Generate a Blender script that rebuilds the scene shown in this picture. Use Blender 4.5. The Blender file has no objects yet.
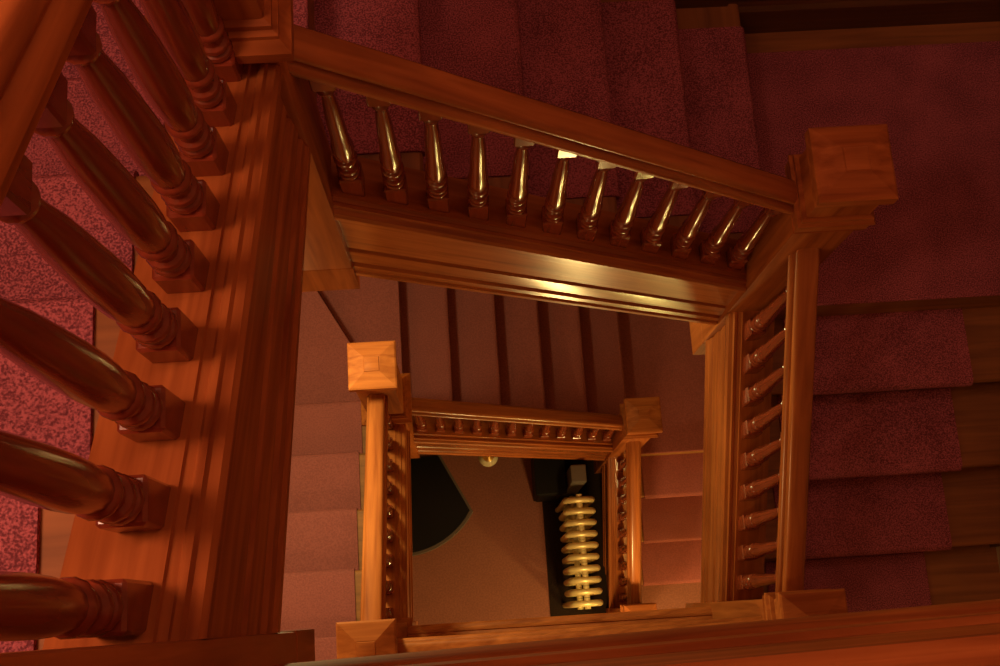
import bpy, bmesh, math, random
from mathutils import Vector, Matrix
random.seed(4)
C = bpy.context.scene.collection
ZF = 7.915                    # eye height above the hall floor; "d" below is depth under the eye
STOREY = 3.51
RISE = .195
XL, XR, YT, YB = -.35, .955, .985, -.084      # newel centre lines round the open well
WALL_L, WALL_R, WALL_F, WALL_N = -1.27, 1.99, 1.932, -1.02

def P(x, y, d): return Vector((x, y, ZF - d))

# ------------------------------------------------------------------ materials
def new_mat(name):
    m = bpy.data.materials.new(name); m.use_nodes = True
    nt = m.node_tree; nt.nodes.clear()
    out = nt.nodes.new('ShaderNodeOutputMaterial'); b = nt.nodes.new('ShaderNodeBsdfPrincipled')
    nt.links.new(b.outputs[0], out.inputs[0])
    return m, nt, b

def wood(name, dark, light, axis, rough=.22, coat=.0, scale=1.0, rot=None, spec=.38):
    m, nt, b = new_mat(name); N = nt.nodes.new; L = nt.links.new
    tc = N('ShaderNodeTexCoord'); mp = N('ShaderNodeMapping')
    s = [38 * scale] * 3; s[axis] = 2.2 * scale
    mp.inputs['Scale'].default_value = s
    if rot:
        mr = N('ShaderNodeMapping'); mr.inputs['Rotation'].default_value = rot
        L(tc.outputs['Object'], mr.inputs[0]); L(mr.outputs[0], mp.inputs[0])
    else: L(tc.outputs['Object'], mp.inputs[0])
    n1 = N('ShaderNodeTexNoise'); n1.inputs['Scale'].default_value = 1.0; n1.inputs['Detail'].default_value = 5
    n1.inputs['Distortion'].default_value = .6
    L(mp.outputs[0], n1.inputs['Vector'])
    n2 = N('ShaderNodeTexNoise'); n2.inputs['Scale'].default_value = 3.1; n2.inputs['Detail'].default_value = 2
    L(tc.outputs['Object'], n2.inputs['Vector'])
    ad = N('ShaderNodeMath'); ad.operation = 'MULTIPLY_ADD'; ad.inputs[1].default_value = .45
    L(n2.outputs[0], ad.inputs[0]); L(n1.outputs[0], ad.inputs[2])
    cr = N('ShaderNodeValToRGB'); cr.color_ramp.elements[0].position = .45; cr.color_ramp.elements[1].position = 1.0
    cr.color_ramp.elements[0].color = (*dark, 1); cr.color_ramp.elements[1].color = (*light, 1)
    L(ad.outputs[0], cr.inputs[0]); L(cr.outputs[0], b.inputs['Base Color'])
    b.inputs['Roughness'].default_value = rough
    b.inputs['Specular IOR Level'].default_value = spec; b.inputs['Coat Weight'].default_value = coat; b.inputs['Coat Roughness'].default_value = .16
    bp = N('ShaderNodeBump'); bp.inputs['Strength'].default_value = .06; bp.inputs['Distance'].default_value = .004
    L(n1.outputs[0], bp.inputs['Height']); L(bp.outputs[0], b.inputs['Normal'])
    return m

def carpet(name, dark, light, scale=170, contrast=(.38, .62), bump=.6):
    m, nt, b = new_mat(name); N = nt.nodes.new; L = nt.links.new
    tc = N('ShaderNodeTexCoord')
    n = N('ShaderNodeTexNoise'); n.inputs['Scale'].default_value = scale; n.inputs['Detail'].default_value = 2
    L(tc.outputs['Object'], n.inputs['Vector'])
    n2 = N('ShaderNodeTexNoise'); n2.inputs['Scale'].default_value = 7; n2.inputs['Detail'].default_value = 3
    L(tc.outputs['Object'], n2.inputs['Vector'])
    ad = N('ShaderNodeMath'); ad.operation = 'MULTIPLY_ADD'; ad.inputs[1].default_value = .25
    L(n2.outputs[0], ad.inputs[0]); L(n.outputs[0], ad.inputs[2])
    cr = N('ShaderNodeValToRGB')
    cr.color_ramp.elements[0].position = contrast[0] + .125; cr.color_ramp.elements[1].position = contrast[1] + .125
    cr.color_ramp.elements[0].color = (*dark, 1); cr.color_ramp.elements[1].color = (*light, 1)
    L(ad.outputs[0], cr.inputs[0]); L(cr.outputs[0], b.inputs['Base Color'])
    b.inputs['Roughness'].default_value = .95; b.inputs['Specular IOR Level'].default_value = .1
    bp = N('ShaderNodeBump'); bp.inputs['Strength'].default_value = bump; bp.inputs['Distance'].default_value = .006
    L(n.outputs[0], bp.inputs['Height']); L(bp.outputs[0], b.inputs['Normal'])
    return m

def plain(name, col, rough=.5, metal=0, spec=.5, var=.12):
    m, nt, b = new_mat(name); N = nt.nodes.new; L = nt.links.new
    tc = N('ShaderNodeTexCoord'); n = N('ShaderNodeTexNoise'); n.inputs['Scale'].default_value = 9; n.inputs['Detail'].default_value = 4
    L(tc.outputs['Object'], n.inputs['Vector'])
    cr = N('ShaderNodeValToRGB')
    cr.color_ramp.elements[0].color = (*[c * (1 - var) for c in col], 1); cr.color_ramp.elements[1].color = (*[min(1, c * (1 + var)) for c in col], 1)
    L(n.outputs[0], cr.inputs[0]); L(cr.outputs[0], b.inputs['Base Color'])
    b.inputs['Roughness'].default_value = rough; b.inputs['Metallic'].default_value = metal
    b.inputs['Specular IOR Level'].default_value = spec
    return m

DK, LT = (.22, .050, .014), (.50, .148, .040)
W = [wood('varnished_wood_%s' % 'xyz'[i], DK, LT, i, rough=.5, spec=.07) for i in range(3)]
WSL = {'L': wood('varnished_wood_left_rake', DK, LT, 1, rot=(math.atan(.64), 0, 0), rough=.55, spec=.06), 'T': wood('varnished_wood_far_rake', DK, LT, 0, rot=(0, -math.atan(.75), 0)),
       'R': wood('varnished_wood_right_rake', DK, LT, 1, rot=(-math.atan(.65), 0, 0)), 'B': W[0]}
WD = [wood('dark_wood_%s' % 'xyz'[i], (.07, .028, .012), (.15, .06, .025), i, rough=.4) for i in range(3)]
BAL = wood('turned_wood', (.15, .025, .012), (.29, .051, .022), 2, rough=.16, coat=.3)
TREAD = [wood('tread_wood_%s' % 'xyz'[i], (.21, .075, .022), (.41, .150, .042), i, rough=.6, coat=0) for i in range(3)]
BURG = carpet('burgundy_carpet', (.19, .047, .063), (.56, .150, .182), scale=250)
ROSE = carpet('brown_rose_carpet', (.29, .082, .080), (.36, .104, .100), scale=140, bump=.25)
FLOORM = carpet('hall_floor_carpet', (.26, .10, .075), (.32, .122, .092), scale=90, bump=.15)
PLASTER = plain('warm_plaster', (.42, .27, .16), .8)
CEIL = plain('ceiling_plaster', (.55, .45, .33), .85)
BLACK = plain('black_lacquer', (.004, .005, .006), .5, spec=.25)
EDGE = plain('grey_table_edge', (.11, .085, .07), .5)
GOLD = plain('gold_radiator_paint', (.74, .58, .27), .35, metal=.3)
GREY = plain('grey_paint', (.12, .10, .09), .5)
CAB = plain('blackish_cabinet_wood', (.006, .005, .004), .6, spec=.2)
GLASS = plain('opal_glass', (.60, .55, .38), .2)
BRASS = plain('brass', (.65, .42, .14), .28, metal=1)

# ------------------------------------------------------------------ mesh helpers
def obj(name, bm, mat, parent=None, smooth=None, loc=None):
    bmesh.ops.recalc_face_normals(bm, faces=bm.faces[:])
    me = bpy.data.meshes.new(name); bm.to_mesh(me); bm.free()
    o = bpy.data.objects.new(name, me); C.objects.link(o)
    me.materials.append(mat)
    if smooth is not None:
        for p in me.polygons: p.use_smooth = True
        try: me.set_sharp_from_angle(angle=math.radians(smooth))
        except Exception: pass
    if parent is not None:
        o.parent = parent
        o.location = -Vector(parent.location) if loc is None else loc
    elif loc is not None: o.location = loc
    return o

def thing(name, label, cat, loc=(0, 0, 0), group=None):
    o = bpy.data.objects.new(name, None); C.objects.link(o)
    o.empty_display_size = .05; o.location = loc; o['label'] = label; o['category'] = cat
    if group: o['group'] = group
    return o

def tag(o, label, cat, group=None):
    o['label'] = label; o['category'] = cat
    if group: o['group'] = group
    return o

def struct(name, bm, mat):
    o = obj(name, bm, mat); o['kind'] = 'structure'; return o

def add_box(bm, lo, hi, bev=0, seg=2):
    vs = [bm.verts.new((x, y, z)) for x in (lo[0], hi[0]) for y in (lo[1], hi[1]) for z in (lo[2], hi[2])]
    fs = [(0, 1, 3, 2), (4, 6, 7, 5), (0, 4, 5, 1), (2, 3, 7, 6), (0, 2, 6, 4), (1, 5, 7, 3)]
    nf = [bm.faces.new([vs[i] for i in f]) for f in fs]
    if bev:
        es = list({e for f in nf for e in f.edges})
        bmesh.ops.bevel(bm, geom=es, offset=bev, segments=seg, affect='EDGES', profile=.6)

def box(x0, x1, y0, y1, d0, d1, bev=0):
    bm = bmesh.new()
    add_box(bm, (min(x0, x1), min(y0, y1), ZF - max(d0, d1)), (max(x0, x1), max(y0, y1), ZF - min(d0, d1)), bev)
    return bm

def add_prism(bm, poly, z0, z1, bev=0):
    lo = [bm.verts.new((x, y, z0)) for x, y in poly]; hi = [bm.verts.new((x, y, z1)) for x, y in poly]
    n = len(poly)
    f0 = bm.faces.new(hi); bm.faces.new(lo[::-1])
    for i in range(n): bm.faces.new((lo[i], lo[(i + 1) % n], hi[(i + 1) % n], hi[i]))
    if bev: bmesh.ops.bevel(bm, geom=list(f0.edges), offset=bev, segments=3, affect='EDGES', profile=.6)

def add_sweep(bm, prof, a, b, lat, prof2=None):
    """vertical-plane cross-section prof [(side, up)] swept from a to b; lat is the sideways unit vector"""
    lat = Vector(lat); up = Vector((0, 0, 1)); n = len(prof)
    ra = [bm.verts.new(a + lat * s + up * z) for s, z in prof]
    rb = [bm.verts.new(b + lat * s + up * z) for s, z in (prof2 or prof)]
    for i in range(n): bm.faces.new((ra[i], ra[(i + 1) % n], rb[(i + 1) % n], rb[i]))
    bm.faces.new(ra[::-1]); bm.faces.new(rb)

def add_lathe(bm, prof, base, seg=16):
    rings = []
    for r, z in prof:
        rings.append([bm.verts.new(base + Vector((r * math.cos(2 * math.pi * k / seg), r * math.sin(2 * math.pi * k / seg), z))) for k in range(seg)])
    for a, b in zip(rings, rings[1:]):
        for k in range(seg): bm.faces.new((a[k], a[(k + 1) % seg], b[(k + 1) % seg], b[k]))
    bm.faces.new(rings[0][::-1]); bm.faces.new(rings[-1])

def add_rings(bm, levels, cx, cy):
    """stack of square rings [(half width, depth)] top to bottom, closed"""
    rings = []
    for h, d in levels:
        rings.append([bm.verts.new(P(cx + sx * h, cy + sy * h, d)) for sx, sy in ((-1, -1), (1, -1), (1, 1), (-1, 1))])
    for a, b in zip(rings, rings[1:]):
        for k in range(4): bm.faces.new((a[k], a[(k + 1) % 4], b[(k + 1) % 4], b[k]))
    bm.faces.new(rings[0]); bm.faces.new(rings[-1][::-1])

def add_tube(bm, pts, r, seg=10, closed=False):
    n = len(pts); rings = []
    for i, p in enumerate(pts):
        if closed: t = (pts[(i + 1) % n] - pts[i - 1]).normalized()
        else: t = (pts[min(i + 1, n - 1)] - pts[max(i - 1, 0)]).normalized()
        ref = Vector((0, 1, 0)) if abs(t.y) < .9 else Vector((1, 0, 0))
        u = t.cross(ref).normalized(); v = t.cross(u)
        rings.append([bm.verts.new(p + (u * math.cos(2 * math.pi * k / seg) + v * math.sin(2 * math.pi * k / seg)) * r) for k in range(seg)])
    pairs = list(zip(rings, rings[1:])) + ([(rings[-1], rings[0])] if closed else [])
    for a, b in pairs:
        for k in range(seg): bm.faces.new((a[k], a[(k + 1) % seg], b[(k + 1) % seg], b[k]))
    if not closed: bm.faces.new(rings[0][::-1]); bm.faces.new(rings[-1])

# ------------------------------------------------------------------ balustrades
_half = [(.016, 0), (.025, -.003), (.031, -.010), (.033, -.020), (.031, -.028), (.027, -.032), (.027, -.037), (.034, -.040),
         (.041, -.046), (.0435, -.054), (.042, -.062), (.036, -.067), (.034, -.073), (.030, -.080), (.029, -.096)]
RAIL = _half + [(-x, z) for x, z in _half[::-1]]
def string_profile(h, e=0):
    # side > 0 looks into the well; e pushes the lower face out
    return [(-.072, 0), (.034, 0), (.036, -.006), (.046, -.010), (.050, -.006), (.058, -.006), (.062, -.014), (.074, -.018),
            (.080, -.028), (.080, -.046), (.070, -.054), (.064, -.070), (.056 + e, -.076),
            (.056 + e, -h + .200), (.050 + e, -h + .194), (.050 + e, -h + .180), (.058 + e, -h + .172), (.060 + e, -h + .150), (.062 + e, -h + .100),
            (.057 + e, -h + .092), (.057 + e, -h + .082), (.066 + e, -h + .074), (.068 + e, -h + .045), (.074 + e, -h + .036), (.074 + e, -h + .014),
            (.066 + e, -h + .006), (.058 + e, -h), (-.06, -h), (-.06, -.05), (-.072, -.04)]

def baluster_mesh(H, slim=1.0):
    """turned baluster, origin at its foot"""
    bm = bmesh.new()
    add_box(bm, (-.026, -.026, -.03), (.026, .026, .078), .004, 1)
    b = .078
    k = [(.0225, b), (.0255, b + .004), (.0265, b + .010), (.0245, b + .016), (.0195, b + .019), (.0195, b + .023),
         (.0245, b + .026), (.026, b + .032), (.0240, b + .038), (.0185, b + .042), (.0165, b + .054), (.0185, b + .066),
         (.0250, b + .070), (.0268, b + .076), (.0250, b + .083), (.0215, b + .086), (.0225, b + .096),
         (.0252, b + .13), (.0262, b + .17), (.0255, b + .22), (.0230, b + .29)]
    k = k[:18] + [(r * slim, z) for r, z in k[18:]]
    t = H - .062
    for f, r in ((.45, .0205 * slim), (.7, .0178 * slim), (.88, .0160 * slim)):
        z = b + .29 + (t - b - .33) * f
        k.append((r, z))
    k += [(.0152 * slim, t - .030), (.020, t - .026), (.021, t - .020), (.018, t - .015), (.016, t - .008), (.021, t)]
    add_lathe(bm, k, Vector((0, 0, 0)), 14)
    add_box(bm, (-.023, -.023, t), (.023, .023, H + .03), .003, 1)
    bmesh.ops.recalc_face_normals(bm, faces=bm.faces[:])
    me = bpy.data.meshes.new('baluster')
    bm.to_mesh(me); bm.free(); me.materials.append(BAL)
    for p in me.polygons: p.use_smooth = True
    me.set_sharp_from_angle(angle=math.radians(35))
    return me

def balustrade(label, a, b, lat, cap, rail, h, spots, axis, h2=None, e=0, slim=.76):
    """a,b: (x,y) ends; cap=(d at a, d at b), rail likewise; lat points into the well; spots: fractions along a-b"""
    A, B = Vector(a), Vector(b)
    t = thing('stair_balustrade', label, 'balustrade', P(A.x, A.y, cap[0]), 'stair balustrades around the well')
    bm = bmesh.new(); add_sweep(bm, string_profile(h, e), P(*A, cap[0]), P(*B, cap[1]), lat, string_profile(h2 or h, e))
    obj('string_board', bm, WSL[axis], t, 20)
    bm = bmesh.new(); add_sweep(bm, RAIL, P(*A, rail[0]), P(*B, rail[1]), lat)
    obj('handrail', bm, WSL[axis], t, 40)
    if spots:
        f0 = spots[len(spots) // 2]
        hm = (cap[0] - rail[0]) + ((cap[1] - rail[1]) - (cap[0] - rail[0])) * f0 - .078
        me = baluster_mesh(hm, slim)
        for f in spots:
            xy = A.lerp(B, f); d = cap[0] + (cap[1] - cap[0]) * f
            hh = (cap[0] - rail[0]) + ((cap[1] - rail[1]) - (cap[0] - rail[0])) * f - .078
            o = bpy.data.objects.new('baluster', me); C.objects.link(o); o.parent = t
            o.location = P(xy.x, xy.y, d) - Vector(t.location)
            o.scale = (1, 1, hh / hm)
    return t

def spots(n, y0, step, length): return [(y0 + step * i) / length for i in range(n)]

S = STOREY
n_ = .08       # newel half shaft
LIN = YT - n_ - (YB + n_)          # clear length of the left/right sides
TIN = XR - n_ - (XL + n_)
yb0, yt0 = YB + n_, YT - n_
xl0, xr0 = XL + n_, XR - n_
def dl(y): return 1.17 + .615 * y         # left string cap depth
def rl(y): return .475 + .69 * y
def dt(x): return 2.63 + .74 * (x + .05)  # top string cap
def rt(x): return 1.793 + .797 * (x + .27)
def dr(y): return 4.19 - .665 * y
def rr(y): return 3.512 - .635 * y
def db(x): return 4.66 - .30 * (x - xl0) / TIN
def rb(x): return 3.97 - .40 * (x - xl0) / TIN

def build_L(k, label):
    o = k * S
    return balustrade(label, (XL, yb0), (XL, yt0), (1, 0, 0), (dl(yb0) + o, dl(yt0) + o), (rl(yb0) + o, rl(yt0) + o), .49,
                      spots(9, .034, .1060, LIN), 'L', .40, .006, 1.0)
def build_T(k, label):
    o = k * S
    return balustrade(label, (xl0, YT), (xr0, YT), (0, -1, 0), (dt(xl0) + o, dt(xr0) + o), (rt(xl0) + o, rt(xr0) + o), .52,
                      spots(12, .045, .0963, TIN), 'T', .485)
def build_R(k, label):
    o = k * S
    return balustrade(label, (XR, yt0), (XR, yb0), (-1, 0, 0), (dr(yt0) + o, dr(yb0) + o), (rr(yt0) + o, rr(yb0) + o), .43,
                      spots(9, .06, .0985, LIN), 'R')

L1 = build_L(0, 'large close balustrade on the left with thick diagonal balusters over pink-red carpet')
T1 = build_T(0, 'upper far balustrade with twelve glinting balusters, sloping down to the right-hand square cap')
R1 = build_R(0, 'right balustrade beside burgundy steps, its short balusters slanting towards the left')
B1 = balustrade('lower cross balustrade seen edge-on just above the bottom edge of the photo', (xr0, YB - .014), (xl0, YB - .014), (0, 1, 0),
                (db(xr0), db(xl0)), (rb(xr0), rb(xl0)), .42, spots(11, .06, .1, TIN), 'B')
L2 = build_L(1, 'small lower-left balustrade with golden lit rail under the pyramid cap')
T2 = build_T(1, 'small dark lower balustrade in front of the striped brown steps')
R2 = build_R(1, 'small lower-right balustrade whose rail shines yellow at its near end')
# landing edge under the photographer
t = thing('landing_edge', 'broad moulded wooden landing edge running along the bottom of the photo', 'landing edge', P(xl0, -.1, 1.2))
bm = bmesh.new()
prof = [(-.16, 0), (-.075, 0), (-.073, -.006), (-.060, -.010), (-.055, -.006), (-.045, -.006), (-.040, -.014), (-.025, -.018), (-.012, -.030), (-.012, -.048), (-.020, -.056), (-.022, -.076), (-.014, -.20), (-.012, -.30), (-.002, -.31), (.000, -.36), (.006, -.37), (.012, -.40), (.013, -.44), (.006, -.47), (-.16, -.47)]
add_sweep(bm, prof, P(XL + .02, -.0595, 1.18), P(1.75, -.0127, 1.18), (0, 1, 0))
obj('string_board', bm, wood('worn_landing_wood', DK, LT, 0, rough=.65, spec=.03), t, 20)

# ------------------------------------------------------------------ newel posts
def newel(label, cx, cy, cap, collar, bottom, cw=.095, shaft=.08, ch=.114, drop_label=None):
    t = thing('newel_post', label, 'newel post', P(cx, cy, bottom), 'newel posts at the corners of the well')
    bm = bmesh.new(); bv = .006
    add_box(bm, (cx - shaft, cy - shaft, ZF - bottom + .05), (cx + shaft, cy + shaft, ZF - cap - .05), bv, 2)
    obj('shaft', bm, W[2], t, 40)
    bm = bmesh.new()
    add_rings(bm, [(.012, cap - .030), (.028, cap - .026), (.030, cap - .022), (.032, cap - .0225), (cw - .006, cap - .003), (cw, cap + .002), (cw, cap + .040), (cw - .006, cap + .046), (cw - .014, cap + .052), (shaft + .006, cap + .066), (shaft + .001, cap + .078)], cx, cy)
    obj('cap', bm, W[0], t, 20)
    bm = bmesh.new(); c = collar
    add_rings(bm, [(shaft + .001, c - .055), (shaft + .010, c - .050), (shaft + .010, c - .038), (shaft + .018, c - .032), (shaft + .018, c - .022), (ch - .008, c - .012), (ch, c - .004), (ch, c + .022), (ch - .006, c + .028), (shaft + .012, c + .032), (shaft + .008, c + .038), (shaft + .001, c + .042)], cx, cy)
    obj('collar', bm, W[0], t, 20)
    bm = bmesh.new()
    add_rings(bm, [(shaft - .002, bottom - .20), (shaft + .0015, bottom - .195), (shaft + .0015, bottom - .006), (shaft - .004, bottom), (.02, bottom)], cx, cy)
    d = obj('pendant_drop', bm, W[2], t, 20)
    return t

newel('tall corner post at upper left, running out of the top of the photo', XL, YT, .92, 1.65, 3.085)
newel('upper right corner post with broad flat square cap over the dark landing', XR, YT, 2.53, 2.735, 4.22, ch=.092)
newel('lower right corner post, mostly hidden behind the landing edge, beside the right balustrade', XR, YB, 3.32, 3.50, 4.91, ch=.09)
newel('nearest corner post at the bottom left, where the large close balustrade begins', XL, YB, .27, .56, 1.985, ch=.10)
newel('golden lit post with pyramid cap inside the well, above the pale brown steps', XL, YT, .92 + S, 1.65 + S, 3.085 + S)
newel('small dim square-capped post at the right end of the lower dark balustrade', XR, YT, 2.53 + S, 2.735 + S, ZF - .001, ch=.092)
newel('orange square-capped post at bottom centre left, foot of the pale brown steps', XL, YB, .27 + S, 1.22 + S, 1.985 + S, ch=.085)
newel('lowest post at the foot of the yellow lit steps, behind the cross balustrade', XR, YB, 3.32 + S, 3.50 + S, ZF - .001, ch=.09)

# ------------------------------------------------------------------ flights
def step_profile(t0, t1, d, d2, grow):
    """carpet or wood section in (travel, depth): from the back t0 over the nose at t1, down the riser to d2; grow = carpet thickness (0 for wood)"""
    r = .016
    pts = []
    pts.append((t0, d - grow))
    nose = [(t1 - r + (r + grow) * math.sin(a), d + r - (r + grow) * math.cos(a)) for a in [math.pi * k / 6 for k in range(0, 7)]]
    pts += nose
    ri = t1 - .030 + grow
    if nose[-1][0] > ri: pts.append((ri, d + 2 * r + grow))
    pts.append((ri, d2))
    pts.append((t0, d2))
    return pts

def flight(label, M, axes, noses, depths, w0, w1, c0, c1, cm, axis, first_t, end_extra=None):
    """noses/depths of each step top to bottom; M(t,w,d)->point; first_t = back edge of the top step"""
    t = thing('stair_flight', label, 'stairs', M(noses[-1], (w0 + w1) / 2, depths[-1] + RISE), 'flights of the carpeted staircase')
    back = first_t
    for n, d in zip(noses, depths):
        bm = bmesh.new()
        def ext(pr, a, b):
            ra = [bm.verts.new(M(s, a, q)) for s, q in pr]; rb_ = [bm.verts.new(M(s, b, q)) for s, q in pr]; m = len(pr)
            for i in range(m): bm.faces.new((ra[i], ra[(i + 1) % m], rb_[(i + 1) % m], rb_[i]))
            bm.faces.new(ra[::-1]); bm.faces.new(rb_)
        pr = step_profile(back - .028, n, d, d + RISE - .001, 0)
        ext(pr, w0, w1)
        s = obj('step', bm, TREAD[axis], t, 30)
        bm = bmesh.new()
        ext(step_profile(back - .016, n, d, d + RISE - .011, .010), c0, c1)
        cp = obj('carpet_runner', bm, cm, s, 30, loc=(0, 0, 0))
        back = n
    # sloping plaster-and-wood underside
    bm = bmesh.new()
    n0, n1, d0, d1 = first_t, noses[-1] - .03, depths[0], depths[-1]
    pr = [(n0 - .02, d0 + RISE - .02), (n1, d1 + RISE - .02), (n1, d1 + RISE + .06), (n0 - .02, d0 + RISE + .06)]
    ra = [bm.verts.new(M(s, w0, q)) for s, q in pr]; rb_ = [bm.verts.new(M(s, w1, q)) for s, q in pr]
    for i in range(4): bm.faces.new((ra[i], ra[(i + 1) % 4], rb_[(i + 1) % 4], rb_[i]))
    bm.faces.new(ra[::-1]); bm.faces.new(rb_)
    obj('soffit', bm, PLASTER, t)
    return t

def ML(t, w, d): return P(XL - w, t, d)
def MT(t, w, d): return P(t, YT + w, d)
def MR(t, w, d): return P(XR + w, -t, d)
def MB(t, w, d): return P(-t, YB - w, d)
GW = .06
LN = [.224, .499, .778, 1.058]
TN = [-.065, .202, .464, .727, .990]
RN = [-.668, -.400, -.1356]
def winders(t, k, cm):
    """two kite steps that turn the corner at the upper-left post; children of flight t"""
    o = k * S; dw2, dw1 = 2.26 + o, 2.455 + o
    WL, WF = WALL_L + .004, WALL_F - .004
    a = (XL - .02, YT + .09); e = (-.88, WF)
    for nm, poly, cpoly, d in (
        ('step', [(XL - GW, 1.03), (WL, 1.03), (WL, WF), e, a], [(XL - .19, 1.04), (WL + .12, 1.04), (WL + .12, WF - .1), (-.80, WF - .1), (XL - .10, YT + .22), (XL - .19, YT + .09)], dw2),
        ('step', [(a[0] + .03, a[1] - .03), (e[0] - .03, WF), (-.32, WF), (-.32, YT + GW)], [(XL - .09, YT + .21), (-.79, WF - .1), (-.312, WF - .1), (-.312, YT + .14)], dw1)):
        bm = bmesh.new(); add_prism(bm, poly, ZF - d - RISE - .05, ZF - d, .012)
        s = obj(nm, bm, TREAD[0], t)
        bm = bmesh.new(); add_prism(bm, cpoly, ZF - d - .004, ZF - d + .010, .008)
        if k >= 0: obj('carpet_runner', bm, cm, s, loc=(0, 0, 0))
for k, cm, lab in ((0, BURG, ('pink-red carpeted flight behind the large close balusters on the left', 'burgundy carpeted flight along the top of the photo with vertical step edges', 'burgundy carpeted flight descending along the right side of the photo')),
                   (1, ROSE, ('pale brown carpeted flight left of the golden lit rail', 'brown flight with dark striped shadows in the middle of the well', 'small lower flight at right, its steps lit yellow near the bottom'))):
    o = k * S
    f = flight(lab[0], ML, None, LN, [1.48 + RISE * i + o for i in range(4)], GW, XL - WALL_L - .004, .192 - .04 * k, .80, cm, 0, -.05)
    winders(f, k, cm)
    flight(lab[1], MT, None, TN, [2.65 + RISE * i + o for i in range(5)], GW, WALL_F - YT - .004, .135, .845, cm, 1, -.32)
    flight(lab[2], MR, None, RN, [3.82 + RISE * i + o for i in range(3)], GW, WALL_R - XR - .004, 0.16, .785, cm, 0, -.927)
flight('short two-step flight under the landing edge at the bottom of the photo', MB, None, [-.28], [4.60], GW, YB - WALL_N - .004, .14, .80, ROSE, 1, -.55)

# landings (fixed floors of the stairwell)
def landing(n, x0, x1, y0, y1, d, th=.2): return struct(n, box(x0, x1, y0, y1, d, d + th), TREAD[0])
def rug(label, x0, x1, y0, y1, d, cm):
    o = obj('landing_carpet', box(x0, x1, y0, y1, d - .010, d + .003, .006), cm)
    return tag(o, label, 'carpet', 'carpets on the landings')
landing('floor_top_landing', WALL_L, .25, WALL_N, -.21, 1.285)
struct('floor_top_corner', box(WALL_L, XL - .085, -.21, -.05, 1.285, 1.485), TREAD[0])
rug('pink-red carpet of the nearest landing at bottom left corner', WALL_L + .12, -.542, WALL_N + .1, -.042, 1.285, BURG)
for k, cm, lab in ((0, BURG, 'dark burgundy carpet of the square landing around the upper right cap'), (1, ROSE, 'small dark brown landing carpet right of the lower dim post')):
    d = 3.625 + k * S
    landing('floor_corner_landing' if k == 0 else 'floor_lower_corner_landing', .962, WALL_R, .927, WALL_F, d)
    rug(lab, 1.005, WALL_R - .04, .917, 1.832, d, cm)
landing('floor_right_landing', .55, WALL_R, WALL_N, YB - GW, 4.405)
struct('floor_right_landing_corner', box(XR + GW, WALL_R, YB - GW, .1456, 4.405, 4.605), TREAD[0])
rug('burgundy carpet at the foot of the right flight, below the landing edge', 1.1, 1.71, -.95, .13, 4.405, BURG)
landing('floor_left_landing', WALL_L, .25, WALL_N, YB - GW, 4.795)
struct('floor_left_landing_corner', box(WALL_L, XL - GW, YB - GW, -.05, 4.795, 4.995), TREAD[0])
rug('pale brown carpet at the foot of the orange capped post', WALL_L + .1, -.542, -.95, -.042, 4.795, ROSE)

# ------------------------------------------------------------------ room shell
TOP = -1.7
struct('floor', box(WALL_L - .1, WALL_R + .1, WALL_N - .1, WALL_F + .1, ZF, ZF + .1), FLOORM)
struct('ceiling', box(WALL_L - .1, WALL_R + .1, WALL_N - .1, WALL_F + .1, TOP - .1, TOP), CEIL)
struct('wall_left', box(WALL_L - .1, WALL_L, WALL_N - .1, WALL_F + .1, TOP, ZF), PLASTER)
struct('wall_right', box(WALL_R, WALL_R + .1, WALL_N - .1, WALL_F + .1, TOP, ZF), PLASTER)
struct('wall_far', box(WALL_L, WALL_R, WALL_F, WALL_F + .1, TOP, ZF), PLASTER)
struct('wall_near', box(WALL_L, WALL_R, WALL_N - .1, WALL_N, TOP, ZF), PLASTER)
BASE = [(0, 0), (.022, 0), (.022, -.14), (.030, -.15), (.030, -.165), (.018, -.180), (.012, -.20), (.012, -.9), (0, -.9)]
BASE = [(s, -z) for s, z in BASE]
RAKE = [(0, -.34), (.022, -.34)] + BASE[2:]
def skirting(name, a, b, lat, pr=BASE):
    bm = bmesh.new(); add_sweep(bm, pr, a, b, lat); return struct(name, bm, WD[0])
for k in (0, 1):
    d = k * S; sfx = '' if k == 0 else '_lower'
    skirting('baseboard_far' + sfx, P(.95, WALL_F, 3.625 + d), P(WALL_R, WALL_F, 3.625 + d), (0, -1, 0))
    skirting('baseboard_corner' + sfx, P(WALL_R, .93, 3.625 + d), P(WALL_R, WALL_F, 3.625 + d), (-1, 0, 0))
    skirting('baseboard_right' + sfx, P(WALL_R, .93, 3.56 + d), P(WALL_R, .13, 4.16 + d), (-1, 0, 0), RAKE)
    skirting('baseboard_top' + sfx, P(-.32, WALL_F, 2.36 + d), P(.95, WALL_F, 3.32 + d), (0, -1, 0), RAKE)
    skirting('baseboard_left' + sfx, P(WALL_L, -.05, 1.22 + d), P(WALL_L, 1.06, 2.0 + d), (1, 0, 0), RAKE)

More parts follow.
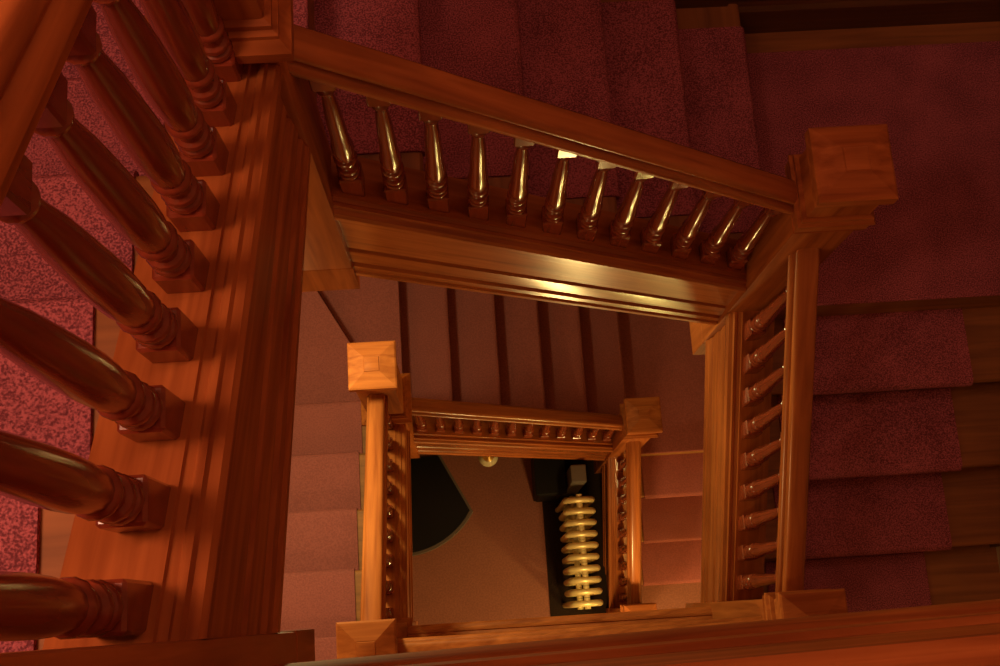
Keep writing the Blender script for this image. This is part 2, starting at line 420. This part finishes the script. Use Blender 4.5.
# ------------------------------------------------------------------ things in the hall at the bottom of the well
FD = ZF
t = thing('radiator', 'gold painted column radiator on the hall floor, ribs seen from above', 'radiator', (.69, .37, 0)); RX = .69
NS = 10
for i in range(NS):
    y = .690 - .0705 * i - .02
    bm = bmesh.new(); pts = []
    zt, zb, hx = .72, .12, .082
    for a in range(0, 181, 30): pts.append(Vector((RX + hx * math.cos(math.radians(a)), y, zt - hx + hx * .5 * math.sin(math.radians(a)))))
    for a in range(180, 361, 30): pts.append(Vector((RX + hx * math.cos(math.radians(a)), y, zb + hx + hx * .5 * math.sin(math.radians(a)))))
    add_tube(bm, pts, .0205, 10, True)
    for zz in (zt - .05, zb + .05):
        add_tube(bm, [Vector((RX, y - .034, zz)), Vector((RX, y + .034, zz))], .020, 10)
    if i in (0, NS - 1):
        for sx in (-1, 1):
            add_tube(bm, [Vector((RX + sx * hx, y, zb + .05)), Vector((RX + sx * hx * 1.1, y, 0))], .018, 8)
    obj('radiator_section', bm, GOLD, t, 50)
bm = bmesh.new(); add_tube(bm, [Vector((RX, .70, .17)), Vector((RX, .735, .17)), Vector((RX, .742, .14)), Vector((RX, .742, 0))], .013, 10)
obj('feed_pipe', bm, GOLD, t, 50)

o = obj('floor_shade_sheet', box(.50, .93, -.12, 1.12, ZF - .008, ZF + .002, .003), carpet('painted_shade', (.018, .010, .008), (.03, .016, .012), scale=120, bump=.3))  # dark sheet that paints the soft shade around the radiator
tag(o, 'dark sheet of painted shade on the hall floor beneath the gold radiator', 'painted shade')
t = thing('hall_table', 'black fan-shaped table top with a curved grey edge on the hall floor', 'table', (-.42, .75, 0))
cx, cy, R_ = -.42, .90, .515
poly = [(-.165, 1.0)]
for a in range(-31, -172, -6): poly.append((cx + R_ * math.cos(math.radians(a)), cy + R_ * math.sin(math.radians(a))))
poly += [(-.70, 1.0)]
bm = bmesh.new(); add_prism(bm, poly[::-1], .665, .74)
obj('table_edge', bm, EDGE, t)
bm = bmesh.new()
pin = [(cx0 + (x - cx0) * .955, cy0 + (y - cy0) * .955) for cx0, cy0 in ((-.42, .75),) for x, y in poly]
add_prism(bm, pin[::-1], .738, .752, .004)
obj('table_top', bm, BLACK, t)
for lx, ly in ((-.12, .68), (-.38, .46), (-.72, .62), (-.42, .94)):
    bm = bmesh.new(); add_lathe(bm, [(.016, 0), (.02, .03), (.016, .1), (.024, .5), (.026, .665)], Vector((lx, ly, 0)), 12)
    obj('leg', bm, BLACK, t, 40)

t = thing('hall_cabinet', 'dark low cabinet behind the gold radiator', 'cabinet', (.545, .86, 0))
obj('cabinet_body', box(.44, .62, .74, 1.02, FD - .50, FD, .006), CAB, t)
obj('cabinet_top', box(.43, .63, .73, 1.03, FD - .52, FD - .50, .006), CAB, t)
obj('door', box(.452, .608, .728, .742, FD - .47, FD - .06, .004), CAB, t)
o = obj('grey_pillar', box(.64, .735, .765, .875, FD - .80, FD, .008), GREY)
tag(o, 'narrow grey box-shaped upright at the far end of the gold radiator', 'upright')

t = thing('globe_lamp', 'small round opal glass lamp peeping below the lower dark balustrade', 'lamp', (.135, 1.00, ZF - 6.55))
bm = bmesh.new(); bmesh.ops.create_uvsphere(bm, u_segments=24, v_segments=14, radius=.062)
for v in bm.verts: v.co += P(.135, .962, 7.16)
obj('glass_globe', bm, GLASS, t, 60)
bm = bmesh.new(); add_lathe(bm, [(.035, .05), (.038, .065), (.012, .08), (.010, .33), (.03, .34), (.03, .35)], P(.135, .962, 7.16), 14)
obj('lamp_stem', bm, BRASS, t, 40)

# ------------------------------------------------------------------ lights
def lamp(name, x, y, d, power, col, r=.08):
    l = bpy.data.lights.new(name, 'POINT'); l.energy = power; l.color = col; l.shadow_soft_size = r
    o = bpy.data.objects.new(name, l); C.objects.link(o); o.location = P(x, y, d); return o
WARM = (1.0, .56, .24)
lamp('upper_wall_lamp', -1.0, .30, -.20, 64, (1.0, .52, .31), .22)
lamp('ceiling_fill', .75, 1.0, -1.45, 22, (1.0, .52, .40), .15)  # fill light added out of view overhead to lift the dark areas
lamp('middle_wall_lamp', -.74, 1.0, 3.66, 56, (1.0, .92, .38), .09)
lamp('under_landing_lamp', -.62, -.72, 3.15, 12, (1.0, .66, .26), .09)
lamp('lower_hall_lamp', .72, -.50, 6.4, 38, (1.0, .68, .22), .07)
lamp('landing_wall_lamp', 1.40, -.85, 7.0, 30, (1.0, .78, .20), .07)
w = bpy.data.worlds.new('dim'); bpy.context.scene.world = w; w.use_nodes = True
w.node_tree.nodes['Background'].inputs[0].default_value = (.5, .3, .2, 1); w.node_tree.nodes['Background'].inputs[1].default_value = .02

# ------------------------------------------------------------------ camera
def rod(r):
    a = Vector(r); th = a.length; return Matrix.Rotation(th, 3, a / th)
Rm = rod((-.24116538, .02819055, .06133649))      # world to camera
cam = bpy.data.cameras.new('camera'); cam.sensor_width = 36; cam.sensor_fit = 'HORIZONTAL'; cam.lens = 36 * 1.15
cam.clip_start = .01
co = bpy.data.objects.new('camera', cam); C.objects.link(co)
co.matrix_world = Matrix.Translation((0, 0, ZF)) @ Rm.transposed().to_4x4()
sc = bpy.context.scene; sc.camera = co
sc.view_settings.view_transform = 'Standard'; sc.view_settings.look = 'None'; sc.view_settings.gamma = 1
sc.view_settings.use_curve_mapping = False; sc.view_settings.exposure = 0
